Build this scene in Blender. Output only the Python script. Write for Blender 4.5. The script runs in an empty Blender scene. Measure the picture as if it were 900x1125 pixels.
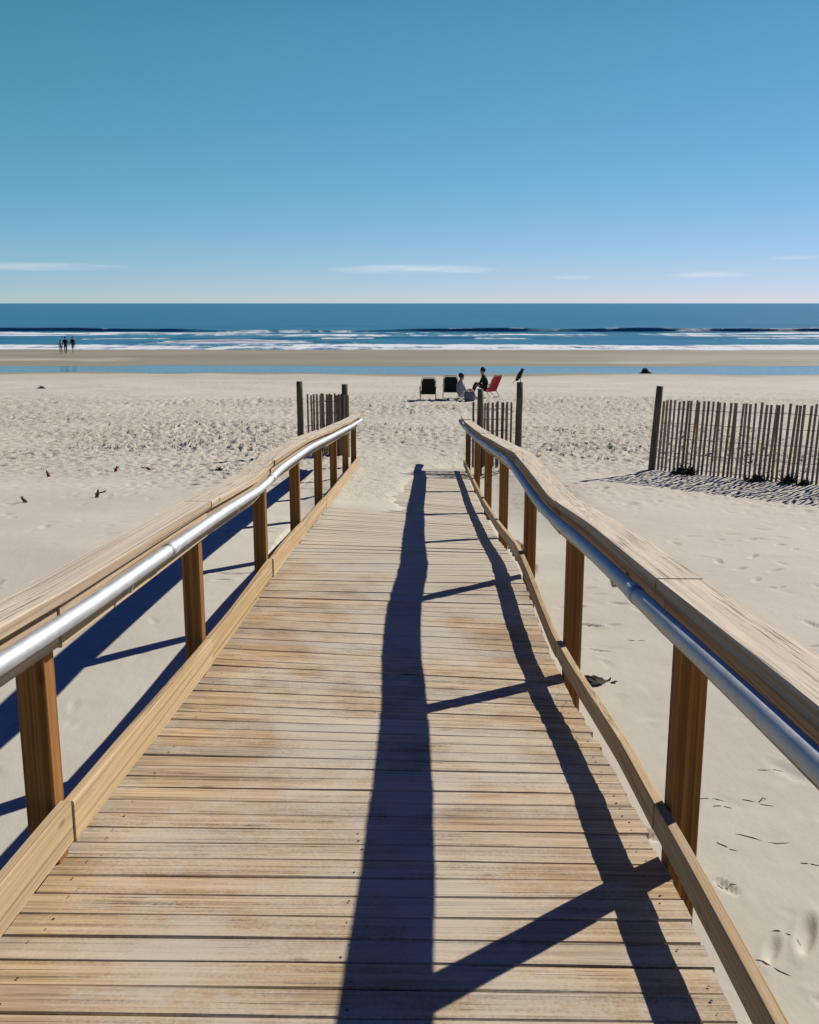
import bpy, math, random
import numpy as np
from mathutils import Vector, Matrix

random.seed(7)
rng = np.random.default_rng(11)
scene = bpy.context.scene
col = scene.collection
R = math.radians

# ------------------------------------------------------------------ numpy noise
def _h(ix, iy, s=0):
    n = (ix.astype(np.int64) * 374761393 + iy.astype(np.int64) * 668265263 + s * 1442695041) & 0xffffffff
    n = ((n ^ (n >> 13)) * 1274126177) & 0xffffffff
    n = ((n ^ (n >> 15)) * 2246822519) & 0xffffffff
    return ((n ^ (n >> 16)) & 0xffffff) / float(0xffffff)

def vnoise(x, y, s=0):
    xi = np.floor(x); yi = np.floor(y)
    fx = x - xi; fy = y - yi
    fx = fx * fx * fx * (fx * (fx * 6 - 15) + 10); fy = fy * fy * fy * (fy * (fy * 6 - 15) + 10)
    a = _h(xi, yi, s); b = _h(xi + 1, yi, s); c = _h(xi, yi + 1, s); d = _h(xi + 1, yi + 1, s)
    return (a + (b - a) * fx) * (1 - fy) + (c + (d - c) * fx) * fy - 0.5

def fbm(x, y, o=4, s=0):
    t = 0; a = 1.0
    for k in range(o):
        t = t + a * vnoise(x * 2 ** k + 17.3 * k, y * 2 ** k - 9.1 * k, s + k); a *= 0.5
    return t

def sstep(a, b, x):
    t = np.clip((x - a) / (b - a), 0, 1)
    return t * t * (3 - 2 * t)

# ------------------------------------------------------------------ mesh helpers
class MB:
    def __init__(self): self.v = []; self.f = []; self.m = []
    def add(self, vs, fs, mi=0):
        b = len(self.v); self.v.extend([tuple(p) for p in vs])
        for q in fs: self.f.append(tuple(b + i for i in q)); self.m.append(mi)
    def box(self, c, size, M=None, bev=0.0, mi=0):
        hx, hy, hz = size[0] / 2, size[1] / 2, size[2] / 2
        c = Vector(c); M = M or Matrix.Identity(3)
        if bev <= 0:
            vs = [c + M @ Vector((x * hx, y * hy, z * hz)) for x in (-1, 1) for y in (-1, 1) for z in (-1, 1)]
            self.add(vs, [(0, 1, 3, 2), (4, 6, 7, 5), (0, 4, 5, 1), (2, 3, 7, 6), (0, 2, 6, 4), (1, 5, 7, 3)], mi)
        else:
            ring = [(hx - bev, hy), (hx, hy - bev), (hx, -hy + bev), (hx - bev, -hy), (-hx + bev, -hy), (-hx, -hy + bev), (-hx, hy - bev), (-hx + bev, hy)][::-1]
            inn = [(x * (1 - bev / hx), y * (1 - bev / hy)) for x, y in ring]
            vs = []
            for rr, z in ((inn, -hz), (ring, -hz + bev), (ring, hz - bev), (inn, hz)):
                vs += [c + M @ Vector((x, y, z)) for x, y in rr]
            fs = [tuple(range(8))[::-1], tuple(range(24, 32))]
            for k in range(3):
                for i in range(8):
                    j = (i + 1) % 8
                    fs.append((8 * k + i, 8 * k + j, 8 * k + 8 + j, 8 * k + 8 + i))
            self.add(vs, fs, mi)
    def tube(self, path, r, n=8, cap=True, mi=0):
        path = [Vector(p) for p in path]; rs = r if isinstance(r, (list, tuple)) else [r] * len(path)
        vs = []; up0 = None
        for i, p in enumerate(path):
            d = (path[min(i + 1, len(path) - 1)] - path[max(i - 1, 0)]).normalized()
            if up0 is None:
                up0 = Vector((0, 0, 1)) if abs(d.z) < 0.9 else Vector((1, 0, 0))
            s = d.cross(up0).normalized(); u = s.cross(d).normalized(); up0 = u
            for k in range(n):
                a = 2 * math.pi * k / n
                vs.append(p + (s * math.cos(a) + u * math.sin(a)) * rs[i])
        fs = []
        for i in range(len(path) - 1):
            for k in range(n):
                j = (k + 1) % n
                fs.append((i * n + k, i * n + j, i * n + n + j, i * n + n + k))
        if cap:
            fs.append(tuple(range(n))[::-1]); fs.append(tuple(range((len(path) - 1) * n, len(path) * n)))
        self.add(vs, fs, mi)
    def sweep(self, secs, mi=0):
        n = len(secs[0]); vs = [p for s in secs for p in s]; fs = []
        for i in range(len(secs) - 1):
            for k in range(n):
                j = (k + 1) % n
                fs.append((i * n + k, i * n + j, i * n + n + j, i * n + n + k))
        fs.append(tuple(range(n))[::-1]); fs.append(tuple(range((len(secs) - 1) * n, len(secs) * n)))
        self.add(vs, fs, mi)
    def ellipsoid(self, c, r, M=None, n=10, m=6, mi=0, jit=0.0):
        c = Vector(c); M = M or Matrix.Identity(3); vs = []; fs = []
        for i in range(m + 1):
            t = math.pi * i / m
            for k in range(n):
                a = 2 * math.pi * k / n; q = 1 + (random.uniform(-jit, jit) if jit else 0)
                vs.append(c + M @ Vector((r[0] * math.sin(t) * math.cos(a) * q, r[1] * math.sin(t) * math.sin(a) * q, r[2] * math.cos(t) * q)))
        for i in range(m):
            for k in range(n):
                j = (k + 1) % n
                fs.append((i * n + k, i * n + n + k, i * n + n + j, i * n + j))
        self.add(vs, fs, mi)
    def build(self, name, mats, parent=None, origin=None, smooth=False):
        o0 = Vector(parent_world(parent)) if parent else Vector(origin or (0, 0, 0))
        me = bpy.data.meshes.new(name)
        me.from_pydata([tuple(Vector(p) - o0) for p in self.v], [], self.f)
        for m in (mats if isinstance(mats, (list, tuple)) else [mats]): me.materials.append(m)
        if any(self.m): me.polygons.foreach_set('material_index', self.m)
        if smooth: me.polygons.foreach_set('use_smooth', [True] * len(me.polygons))
        me.validate(); me.update()
        o = bpy.data.objects.new(name, me); col.objects.link(o)
        if parent: o.parent = parent
        else: o.location = o0
        return o

def parent_world(p):
    v = Vector((0, 0, 0))
    while p: v += p.location; p = p.parent
    return v

def tag(o, label=None, cat=None, group=None, kind=None):
    if label: o['label'] = label
    if cat: o['category'] = cat
    if group: o['group'] = group
    if kind: o['kind'] = kind
    return o

def thing(name, loc, label, cat, group=None):
    o = bpy.data.objects.new(name, None); col.objects.link(o); o.location = loc
    o.empty_display_size = 0.2
    return tag(o, label, cat, group)

def copy_tree(o, parent=None):
    c = o.copy(); col.objects.link(c)
    if parent: c.parent = parent
    for ch in list(o.children): copy_tree(ch, c)
    return c

def rotm(axis, ang): return Matrix.Rotation(ang, 3, axis)

# ------------------------------------------------------------------ materials
SL = math.tan(R(3.95))
class NT:
    def __init__(self, name):
        self.mat = bpy.data.materials.new(name); self.mat.use_nodes = True
        self.t = self.mat.node_tree; self.t.nodes.clear()
        self.out = self.n('ShaderNodeOutputMaterial'); self.b = self.n('ShaderNodeBsdfPrincipled')
        self.l(self.b.outputs[0], self.out.inputs[0])
    def n(self, kind, **kw):
        nd = self.t.nodes.new(kind)
        for k, v in kw.items(): setattr(nd, k, v)
        return nd
    def l(self, a, b): self.t.links.new(a, b)
    def val(self, sock, v):
        if hasattr(v, 'is_output') or isinstance(v, bpy.types.NodeSocket): self.l(v, sock)
        else: sock.default_value = v
    def coord(self, scale=(1, 1, 1), which='Object'):
        tc = self.n('ShaderNodeTexCoord'); mp = self.n('ShaderNodeMapping')
        src = tc.outputs[which]
        if getattr(self, 'shear', False):      # boards that run down the ramp: let the grain follow the slope
            a = self.n('ShaderNodeSeparateXYZ'); b = self.n('ShaderNodeCombineXYZ'); self.l(src, a.inputs[0])
            self.l(a.outputs[0], b.inputs[0]); self.l(a.outputs[1], b.inputs[1])
            self.l(self.math('MULTIPLY_ADD', a.outputs[1], SL, a.outputs[2]), b.inputs[2]); src = b.outputs[0]
        self.l(src, mp.inputs[0]); mp.inputs['Scale'].default_value = scale
        return mp.outputs[0]
    def noise(self, vec, scale, detail=4, rough=0.55, w=None, dist=0.0):
        nd = self.n('ShaderNodeTexNoise'); nd.inputs['Scale'].default_value = scale
        nd.inputs['Detail'].default_value = detail; nd.inputs['Roughness'].default_value = rough
        nd.inputs['Distortion'].default_value = dist
        self.l(vec, nd.inputs['Vector'])
        if w is not None: nd.noise_dimensions = '4D'; self.l(w, nd.inputs['W'])
        return nd.outputs['Fac']
    def math(self, op, a, b=None, c=None, clamp=False):
        nd = self.n('ShaderNodeMath', operation=op, use_clamp=clamp)
        self.val(nd.inputs[0], a)
        if b is not None: self.val(nd.inputs[1], b)
        if c is not None: self.val(nd.inputs[2], c)
        return nd.outputs[0]
    def rng(self, v, a, b, c=0.0, d=1.0, smooth=True):
        nd = self.n('ShaderNodeMapRange'); nd.interpolation_type = 'SMOOTHSTEP' if smooth else 'LINEAR'
        self.val(nd.inputs[0], v)
        for i, q in zip((1, 2, 3, 4), (a, b, c, d)): nd.inputs[i].default_value = q
        return nd.outputs[0]
    def mix(self, fac, a, b, blend='MIX'):
        nd = self.n('ShaderNodeMix', data_type='RGBA', blend_type=blend)
        self.val(nd.inputs[0], fac)
        for s, v in ((nd.inputs[6], a), (nd.inputs[7], b)):
            if isinstance(v, bpy.types.NodeSocket): self.l(v, s)
            else: s.default_value = (*v, 1)
        return nd.outputs[2]
    def bump(self, h, strength=0.3, dist=0.01, prev=None):
        nd = self.n('ShaderNodeBump'); nd.inputs['Strength'].default_value = strength; nd.inputs['Distance'].default_value = dist
        self.l(h, nd.inputs['Height'])
        if prev is not None: self.l(prev, nd.inputs['Normal'])
        return nd.outputs[0]
    def base(self, c):
        s = self.b.inputs['Base Color']
        if isinstance(c, bpy.types.NodeSocket): self.l(c, s)
        else: s.default_value = (*c, 1)
    def set(self, **kw):
        for k, v in kw.items(): self.val(self.b.inputs[k.replace('_', ' ')], v)

SAND = (0.52, 0.475, 0.39)

def island(nt): return nt.n('ShaderNodeNewGeometry').outputs['Random Per Island']

def wood(name, axis, light, dark, grey, sandy=0.0, greyness=0.4, deck=False, crack=0.5, bleach=None, fine=55, tonal=1.0):
    """sawn timber: grain along an axis, per-board tone, cracks, knots, optional sand dust"""
    nt = NT(name); isl = island(nt); nt.shear = (axis == 'y'); w = nt.math('MULTIPLY', isl, 53.0)
    sc = {'x': (1.2, fine, fine), 'y': (fine, 0.3, fine), 'z': (fine, fine, 0.6)}[axis]
    gv = nt.coord(sc)
    g1 = nt.noise(gv, 1.0, 5, 0.6, w, 0.6)
    sc2 = tuple(q * 0.9 if q < 2 else 190 for q in sc)
    g2 = nt.noise(nt.coord(sc2), 1.0, 3, 0.6, w)
    big = nt.noise(nt.coord((2.2, 2.2, 2.2)), 1.0, 4, 0.6, w)
    c = nt.mix(nt.rng(g1, 0.36, 0.64), dark, light)
    tone = nt.math('FRACT', nt.math('MULTIPLY', isl, 7.31))
    c = nt.mix(nt.math('MULTIPLY', nt.rng(nt.math('ADD', big, nt.math('MULTIPLY', tone, 0.6 * tonal)), 0.85 - 0.3 * tonal, 1.05), greyness), c, grey)
    br = nt.math('FRACT', nt.math('MULTIPLY', isl, 23.7))
    hs = nt.n('ShaderNodeHueSaturation'); nt.l(c, hs.inputs['Color']); nt.l(nt.rng(br, 0, 1, 1 - 0.2 * tonal, 1 + 0.12 * tonal, False), hs.inputs['Value'])
    nt.l(nt.rng(tone, 0, 1, 1 + 0.1 * tonal, 1 - 0.15 * tonal, False), hs.inputs['Saturation'])
    c = hs.outputs[0]
    # fine dark grain lines and checks
    line = nt.rng(g2, 0.54, 0.65)
    pat = nt.rng(nt.noise(nt.coord(tuple(q * 0.12 if q > 2 else q for q in sc)), 1.6, 3, 0.6, w), 0.40, 0.56)
    stn = nt.noise(nt.coord(tuple(1.6 if q < 2 else 9 for q in sc)), 1.0, 5, 0.7, w)
    c = nt.mix(nt.math('MULTIPLY', nt.rng(stn, 0.54, 0.72), 0.45 * crack), c, tuple(q * 0.62 for q in dark))
    # knots
    vo = nt.n('ShaderNodeTexVoronoi'); vo.inputs['Scale'].default_value = 1.0
    ks = tuple(2.2 if q < 2 else 7 for q in sc); nt.l(nt.coord(ks), vo.inputs['Vector'])
    kn = nt.rng(vo.outputs['Distance'], 0.04, 0.10, 1, 0)
    c = nt.mix(nt.math('MULTIPLY', kn, 0.6), c, tuple(q * 0.35 for q in dark))
    if bleach:
        # the upward face of the cap is sun-bleached and dusted with sand
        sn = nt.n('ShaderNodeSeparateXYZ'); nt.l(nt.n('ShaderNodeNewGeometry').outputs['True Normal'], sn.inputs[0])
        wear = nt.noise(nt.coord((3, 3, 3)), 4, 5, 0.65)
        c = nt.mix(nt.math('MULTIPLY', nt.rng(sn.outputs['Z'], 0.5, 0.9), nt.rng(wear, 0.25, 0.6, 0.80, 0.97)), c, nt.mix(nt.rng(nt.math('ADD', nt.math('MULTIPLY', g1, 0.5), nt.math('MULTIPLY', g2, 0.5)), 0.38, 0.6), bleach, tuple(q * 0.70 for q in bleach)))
    c = nt.mix(nt.math('MULTIPLY', nt.math('MULTIPLY', line, pat), crack), c, tuple(q * 0.25 for q in dark))
    if sandy > 0:
        sv = nt.coord((1, 1, 1))
        s1 = nt.noise(sv, 1.7, 6, 0.65); s2 = nt.noise(sv, 90, 2, 0.7)
        dust = nt.rng(nt.math('ADD', s1, nt.math('MULTIPLY', s2, 0.35)), 0.62, 0.86)
        if deck:
            sep = nt.n('ShaderNodeSeparateXYZ'); tc = nt.n('ShaderNodeTexCoord'); nt.l(tc.outputs['Object'], sep.inputs[0])
            far = nt.rng(sep.outputs['Y'], -2.5, 4.0, 0, 0.50)
            side = nt.math('MULTIPLY', nt.rng(nt.math('ABSOLUTE', sep.outputs['X']), 0.1, 0.95, 0.14, 0.0), 1.0)
            dust = nt.math('MULTIPLY', nt.rng(nt.math('ADD', nt.math('ADD', nt.math('ADD', s1, nt.math('MULTIPLY', s2, 0.35)), far), side), 0.64, 0.88), 1.0)
        c = nt.mix(nt.math('MULTIPLY', dust, sandy), c, SAND)
        c = nt.mix(nt.math('MULTIPLY', nt.rng(nt.noise(sv, 260, 2, 0.6), 0.66, 0.74), 0.55), c, (0.1, 0.07, 0.05))
    nt.base(c); nt.set(Roughness=0.82); nt.b.inputs['Specular IOR Level'].default_value = 0.25
    bh = nt.math('ADD', nt.math('MULTIPLY', g1, 0.5), nt.math('SUBTRACT', nt.math('MULTIPLY', g2, 0.4), nt.math('MULTIPLY', nt.math('MULTIPLY', line, pat), 0.7)))
    nt.l(nt.bump(bh, 0.55, 0.004), nt.b.inputs['Normal'])
    return nt.mat

def plain(name, c, rough=0.7, metal=0.0, var=0.25, scale=14, bump=0.0, spec=0.3):
    nt = NT(name); v = nt.noise(nt.coord(), scale, 4, 0.6)
    nt.base(nt.mix(nt.rng(v, 0.3, 0.7), tuple(q * (1 - var) for q in c), tuple(min(1, q * (1 + var)) for q in c)))
    nt.set(Roughness=rough, Metallic=metal); nt.b.inputs['Specular IOR Level'].default_value = spec
    if bump: nt.l(nt.bump(v, bump, 0.01), nt.b.inputs['Normal'])
    return nt.mat

W_L = (0.54, 0.40, 0.25); W_D = (0.33, 0.215, 0.115); W_G = (0.40, 0.345, 0.28)
M = {}
M['deck'] = wood('deck_wood', 'x', (0.52, 0.385, 0.235), (0.31, 0.20, 0.105), (0.35, 0.285, 0.21), sandy=0.66, greyness=0.65, deck=True, crack=1.0, tonal=0.75)
M['rail'] = wood('rail_wood', 'y', (0.54, 0.395, 0.225), (0.37, 0.24, 0.115), (0.42, 0.33, 0.225), sandy=0.12, greyness=0.25, crack=0.6, tonal=0.4)
M['cap'] = wood('weathered_cap_wood', 'y', (0.52, 0.395, 0.265), (0.34, 0.235, 0.14), (0.40, 0.32, 0.23), sandy=0.0, greyness=0.4, crack=0.8, bleach=(0.68, 0.57, 0.43), tonal=0.5)
M['post'] = wood('post_wood', 'z', (0.30, 0.14, 0.042), (0.15, 0.06, 0.016), (0.22, 0.12, 0.05), greyness=0.2, crack=0.7, tonal=0.6)
M['oldpost'] = wood('old_post_wood', 'z', (0.13, 0.10, 0.07), (0.06, 0.045, 0.03), (0.15, 0.13, 0.11), greyness=0.6)
M['slat'] = wood('fence_slat_wood', 'z', (0.29, 0.20, 0.13), (0.15, 0.095, 0.058), (0.24, 0.185, 0.14), greyness=0.7)
M['nail'] = plain('rusty_nail', (0.07, 0.045, 0.03), 0.6, 0.4)
M['wire'] = plain('fence_wire', (0.12, 0.10, 0.085), 0.5, 0.8)
nt = NT('galvanised_steel'); v = nt.noise(nt.coord((6, 2, 6)), 6, 5, 0.6); v2 = nt.noise(nt.coord((1, 1, 1)), 55, 3, 0.6)
nt.base(nt.mix(nt.rng(v, 0.3, 0.7), (0.45, 0.465, 0.48), (0.54, 0.555, 0.57))); nt.set(Metallic=1.0, Roughness=nt.rng(nt.math('ADD', v, v2), 0.7, 1.3, 0.62, 0.72))
nt.l(nt.bump(v2, 0.03, 0.001), nt.b.inputs['Normal']); M['steel'] = nt.mat
M['black_fabric'] = plain('black_fabric', (0.014, 0.014, 0.013), 0.9)
M['red_fabric'] = plain('red_fabric', (0.36, 0.012, 0.025), 0.8)
M['dark_metal'] = plain('dark_tube', (0.03, 0.03, 0.03), 0.4, 0.6)
M['light_metal'] = plain('bare_tube', (0.6, 0.6, 0.6), 0.35, 0.9)
M['grey_cloth'] = plain('grey_cloth', (0.33, 0.32, 0.35), 0.9)
M['pale_cloth'] = plain('pale_cloth', (0.62, 0.60, 0.58), 0.9)
M['navy'] = plain('dark_cloth', (0.015, 0.018, 0.025), 0.9)
M['skin'] = plain('skin', (0.42, 0.24, 0.16), 0.6, var=0.08)
M['hair'] = plain('dark_hair', (0.016, 0.012, 0.009), 0.6)
M['bag'] = plain('mauve_canvas', (0.16, 0.14, 0.18), 0.85)
M['weed'] = plain('dried_seaweed', (0.018, 0.016, 0.010), 0.8, var=0.5, scale=40)
M['redtwig'] = plain('reddish_twig', (0.22, 0.03, 0.022), 0.8, var=0.4, scale=50)
M['darktwig'] = plain('dark_twig', (0.10, 0.07, 0.05), 0.8, var=0.4, scale=50)
M['featherdark'] = plain('dark_feathers', (0.02, 0.02, 0.022), 0.7)
M['featherpale'] = plain('pale_feathers', (0.65, 0.62, 0.58), 0.8)
M['beak'] = plain('beak', (0.05, 0.045, 0.03), 0.4)
M['rock'] = plain('dark_wet_rock', (0.012, 0.014, 0.016), 0.6, var=0.4)

# sand
nt = NT('beach_sand')
at = nt.n('ShaderNodeAttribute', attribute_name='wet'); wet = at.outputs['Fac']
at2 = nt.n('ShaderNodeAttribute', attribute_name='rough'); trod = at2.outputs['Fac']
cv = nt.coord()
a = nt.noise(cv, 0.35, 5, 0.6); b = nt.noise(cv, 6, 6, 0.7); g = nt.noise(cv, 300, 2, 0.7); md = nt.noise(cv, 38, 4, 0.7)
c = nt.mix(nt.rng(a, 0.3, 0.7), (0.485, 0.45, 0.37), (0.55, 0.512, 0.425))
c = nt.mix(nt.math('MULTIPLY', nt.rng(b, 0.55, 0.8), 0.35), c, (0.40, 0.355, 0.28))
c = nt.mix(nt.math('MULTIPLY', nt.rng(g, 0.62, 0.75), 0.35), c, (0.26, 0.22, 0.17))
c = nt.mix(nt.math('MULTIPLY', nt.rng(md, 0.70, 0.78), 0.35), c, (0.16, 0.13, 0.09))
wc = nt.mix(nt.rng(nt.noise(nt.coord((0.025, 0.12, 1)), 1.0, 4, 0.6), 0.3, 0.7), (0.25, 0.22, 0.15), (0.33, 0.285, 0.20))
c = nt.mix(nt.math('MULTIPLY', trod, 0.5, clamp=True), c, nt.mix(nt.rng(b, 0.4, 0.62), (0.37, 0.345, 0.275), (0.47, 0.437, 0.36)))
c = nt.mix(wet, c, wc)
nt.base(c); nt.set(Roughness=nt.rng(wet, 0.0, 1.0, 0.95, 0.6)); nt.b.inputs['Specular IOR Level'].default_value = 0.2
fine = nt.noise(nt.coord((1, 0.55, 1)), 9, 5, 0.65)
b1 = nt.n('ShaderNodeBump'); nt.l(fine, b1.inputs['Height']); b1.inputs['Distance'].default_value = 0.05
nt.l(nt.math('MULTIPLY', nt.math('MULTIPLY_ADD', trod, 0.75, 0.10), nt.math('SUBTRACT', 1.0, wet)), b1.inputs['Strength'])
nt.l(nt.bump(g, 0.25, 0.004, b1.outputs[0]), nt.b.inputs['Normal'])
M['sand'] = nt.mat

# water
def water(name, deep, shallow, bumpstr, vecscale, foam=True, rough=0.2, spec=0.5):
    nt = NT(name)
    n1 = nt.noise(nt.coord((0.012, 0.05, 1)), 1.0, 4, 0.6)
    c = nt.mix(nt.rng(n1, 0.3, 0.7), deep, shallow)
    wv = nt.noise(nt.coord(vecscale), 1.0, 6, 0.65)
    if foam:
        at = nt.n('ShaderNodeAttribute', attribute_name='foam'); fo = at.outputs['Fac']
        fn = nt.noise(nt.coord((0.20, 0.045, 1)), 1.6, 7, 0.75)
        fm = nt.rng(nt.math('ADD', fo, nt.math('MULTIPLY', nt.math('SUBTRACT', fn, 0.5), 1.9)), 0.40, 0.75)
        c = nt.mix(fm, c, (0.70, 0.71, 0.72))
        nt.set(Roughness=nt.rng(fm, 0, 1, rough, 0.9))
    else: nt.set(Roughness=rough)
    nt.base(c); nt.b.inputs['IOR'].default_value = 1.33; nt.b.inputs['Specular IOR Level'].default_value = spec
    nt.l(nt.bump(wv, bumpstr, 0.6), nt.b.inputs['Normal'])
    return nt.mat
M['sea'] = water('sea_water', (0.024, 0.140, 0.230), (0.040, 0.185, 0.275), 0.9, (0.10, 0.55, 1), True, 0.3, 0.22)
M['pool'] = water('pool_water', (0.06, 0.14, 0.19), (0.10, 0.19, 0.23), 0.12, (0.25, 1.2, 1), False, 0.12, 0.5)

# ------------------------------------------------------------------ boardwalk plane and the beach
SL = math.tan(R(3.95)); Z0 = -1.503
SAGY = [-30, 2.6, 3.4, 4.0, 4.7, 5.4, 6.1, 6.7, 7.3, 7.8, 8.6, 9.9, 12.2, 14.9, 18.0, 40]
SAGZ = [0, -0.008, -0.022, -0.062, -0.108, -0.122, -0.092, -0.050, -0.018, -0.016, -0.06, -0.135, -0.205, -0.23, -0.24, -0.24]
def plane_z(y): return Z0 - SL * y
def deck_z(y, k=1.0): return Z0 - SL * y + k * np.interp(y, SAGY, SAGZ)      # the old ramp sags in its second bay
BY = [-30, -10, 0, 9, 12, 15.5, 20, 37, 55, 72, 76, 81, 85, 95, 105, 116, 140, 420, 3000]
BZ = [-1.9, -2.08, -2.21, -2.255, -2.39, -2.61, -2.83, -3.5, -4.27, -4.97, -5.12, -5.12, -4.98, -4.95, -5.06, -5.2, -6.0, -9, -14]
def base_z(y): return np.interp(y, BY, BZ)

def pits(x, y, cell, dens, rad, depth, seed, mask, el=1.5, rim=0.55):
    """footprint-like hollows with a small rim, one candidate per cell"""
    out = np.zeros_like(x); cx = np.floor(x / cell); cy = np.floor(y / cell)
    for dx in (-1, 0, 1):
        for dy in (-1, 0, 1):
            ix = cx + dx; iy = cy + dy
            px = (ix + 0.15 + 0.7 * _h(ix, iy, seed)) * cell; py = (iy + 0.15 + 0.7 * _h(ix, iy, seed + 1)) * cell
            on = _h(ix, iy, seed + 2) < dens
            th = _h(ix, iy, seed + 3) * math.pi; sz = rad * (0.6 + 0.8 * _h(ix, iy, seed + 4))
            ex = x - px; ey = y - py; c = np.cos(th); s = np.sin(th)
            u = (ex * c + ey * s) / (sz * el); v = (-ex * s + ey * c) / (sz * 0.8)
            d = u * u + v * v
            prof = -np.exp(-d * d * 1.3) + rim * np.exp(-((np.sqrt(d) - 1.45) ** 2) / 0.12)
            out += np.where(on, prof * depth * (0.5 + _h(ix, iy, seed + 5)), 0)
    return out * mask

def ground(x, y):
    z = base_z(y)
    und = 0.05 * fbm(x / 3.1, y / 2.6, 3, 3) + 0.10 * fbm(x / 11, y / 9, 3, 8)
    fade = 1 - 0.72 * sstep(66, 78, y)
    z = z + und * fade * np.where(y < 20, 0.75, 1) + 0.10 * fbm(x / 17, y / 30, 4, 12) * sstep(64, 72, y) * (1 - sstep(86, 96, y))
    # cusps and low berms on the upper beach
    z = z + 0.07 * sstep(34, 42, y) * (1 - sstep(60, 72, y)) * fbm(x / 14, y / 4.5, 3, 21)
    trod = sstep(11.5, 20.0, y + 3.6 * fbm(x / 3.0, y / 2.6, 4, 31)) * (1 - 0.8 * sstep(34, 46, y + 9 * fbm(x / 9, y / 6, 3, 37)))
    trod = trod * (0.55 + 0.9 * np.clip(fbm(x / 5, y / 4, 3, 41) + 0.5, 0, 1))
    trod = np.where(y > 60, trod * (1 - sstep(60, 70, y)), trod)
    # churned strip in front of the fence on the right
    fl = sstep(2.2, 4.0, x) * np.exp(-((y + 1.1 * (x - 4.0) - 13.3) / 1.6) ** 2)
    trod = np.clip(np.maximum(trod, 0.42 * fl), 0, 1.3)
    p = pits(x, y, 0.29, 0.85, 0.07, 0.054, 100, trod) + pits(x + 3.3, y + 1.7, 0.17, 0.8, 0.042, 0.034, 120, trod)
    sparse = (1 - trod.clip(0, 1)) * (1 - sstep(60, 74, y))
    p = p + pits(x, y, 0.55, 0.42, 0.042, 0.013, 140, 0.75 * sparse * (0.2 + sstep(-0.15, 0.2, fbm(x / 2.2, y / 2.2, 2, 77))), 2.2, 0.2) + pits(x, y, 0.26, 0.40, 0.026, 0.020, 150, sparse * (0.2 + sstep(-0.1, 0.2, fbm(x / 1.6, y / 1.6, 2, 79))), 3.2, 0.2)
    z = z + p + trod * 0.03 * fbm(x / 0.22, y / 0.2, 3, 55)
    z = z + 0.05 * np.exp(-((y + 1.2 * (x - 3.72) - 15.3) / 0.6) ** 2) * sstep(2.9, 3.6, x)    # drift along the fence foot
    z = z + 0.006 * fbm(x / 0.5, y / 0.4, 3, 61) * fade
    # where the ramp meets the sand
    dk = deck_z(y, 0.3 + 0.75 * np.clip((x + 1.14) / 1.89, 0, 1.05))
    w = sstep(-1.55, -1.2, x) * (1 - sstep(0.85, 2.2, x))
    ny = y + 0.9 * fbm(x / 0.9, y / 1.1, 3, 71)
    cov_l = -0.075 + 0.105 * sstep(10.3, 12.2, ny)
    cov_r = -0.085 + 0.064 * sstep(11.5, 15, y) + 0.085 * sstep(0.0, 0.35, y - 17.2 - 1.5 * (x + 0.2))
    lr = sstep(-0.42, -0.12, x + 0.25 * fbm(x / 0.6, y / 0.8, 3, 81))
    cover = cov_l * (1 - lr) + cov_r * lr
    rough = sstep(11.6, 13.0, y)
    zr = dk + cover + 0.35 * rough * (1 - 0.75 * lr * (y < 17)) * (p + 0.03 * fbm(x / 0.22, y / 0.22, 3, 91))
    wy = sstep(8.6, 10.6, y) * (1 - sstep(18.6, 22.5, y))
    z = z * (1 - w * wy) + zr * w * wy
    under = (1 - sstep(9.5, 10.6, y)) * sstep(-1.45, -1.2, x) * (1 - sstep(0.80, 1.0, x))
    z = np.minimum(z, np.where(under > 0.02, dk - 0.16, 99))
    tr = np.maximum(trod.clip(0, 1), 0.8 * w * wy * rough * (1 - lr))
    wet = np.clip(sstep(-4.86, -4.96, z + 0.05 * fbm(x / 16, y / 5, 3, 95)), 0, 1)
    wet = np.maximum(wet, 0.28 * sstep(-4.35, -4.8, z + 0.12 * fbm(x / 22, y / 6, 4, 97)))
    return z, tr, wet

def lanes(n, core, outer, pw=5):
    t = np.linspace(-1, 1, n); return core * t + outer * np.sign(t) * np.abs(t) ** pw

def grid_mesh(name, X, Y, Z, mat, attrs):
    ny, nx = X.shape
    me = bpy.data.meshes.new(name)
    co = np.stack([X, Y, Z], -1).reshape(-1, 3).astype(np.float32)
    me.vertices.add(nx * ny); me.vertices.foreach_set('co', co.ravel())
    i = np.arange((ny - 1) * (nx - 1)); r = i // (nx - 1); c = i % (nx - 1); a = r * nx + c
    q = np.stack([a, a + 1, a + nx + 1, a + nx], -1).astype(np.int32)
    me.loops.add(q.size); me.loops.foreach_set('vertex_index', q.ravel())
    me.polygons.add(len(q)); me.polygons.foreach_set('loop_start', np.arange(len(q), dtype=np.int32) * 4)
    me.polygons.foreach_set('use_smooth', np.ones(len(q), bool))
    me.materials.append(mat); me.update(calc_edges=True)
    for k, v in attrs.items():
        at = me.attributes.new(k, 'FLOAT', 'POINT'); at.data.foreach_set('value', v.ravel().astype(np.float32))
    o = bpy.data.objects.new(name, me); col.objects.link(o); return o

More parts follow.
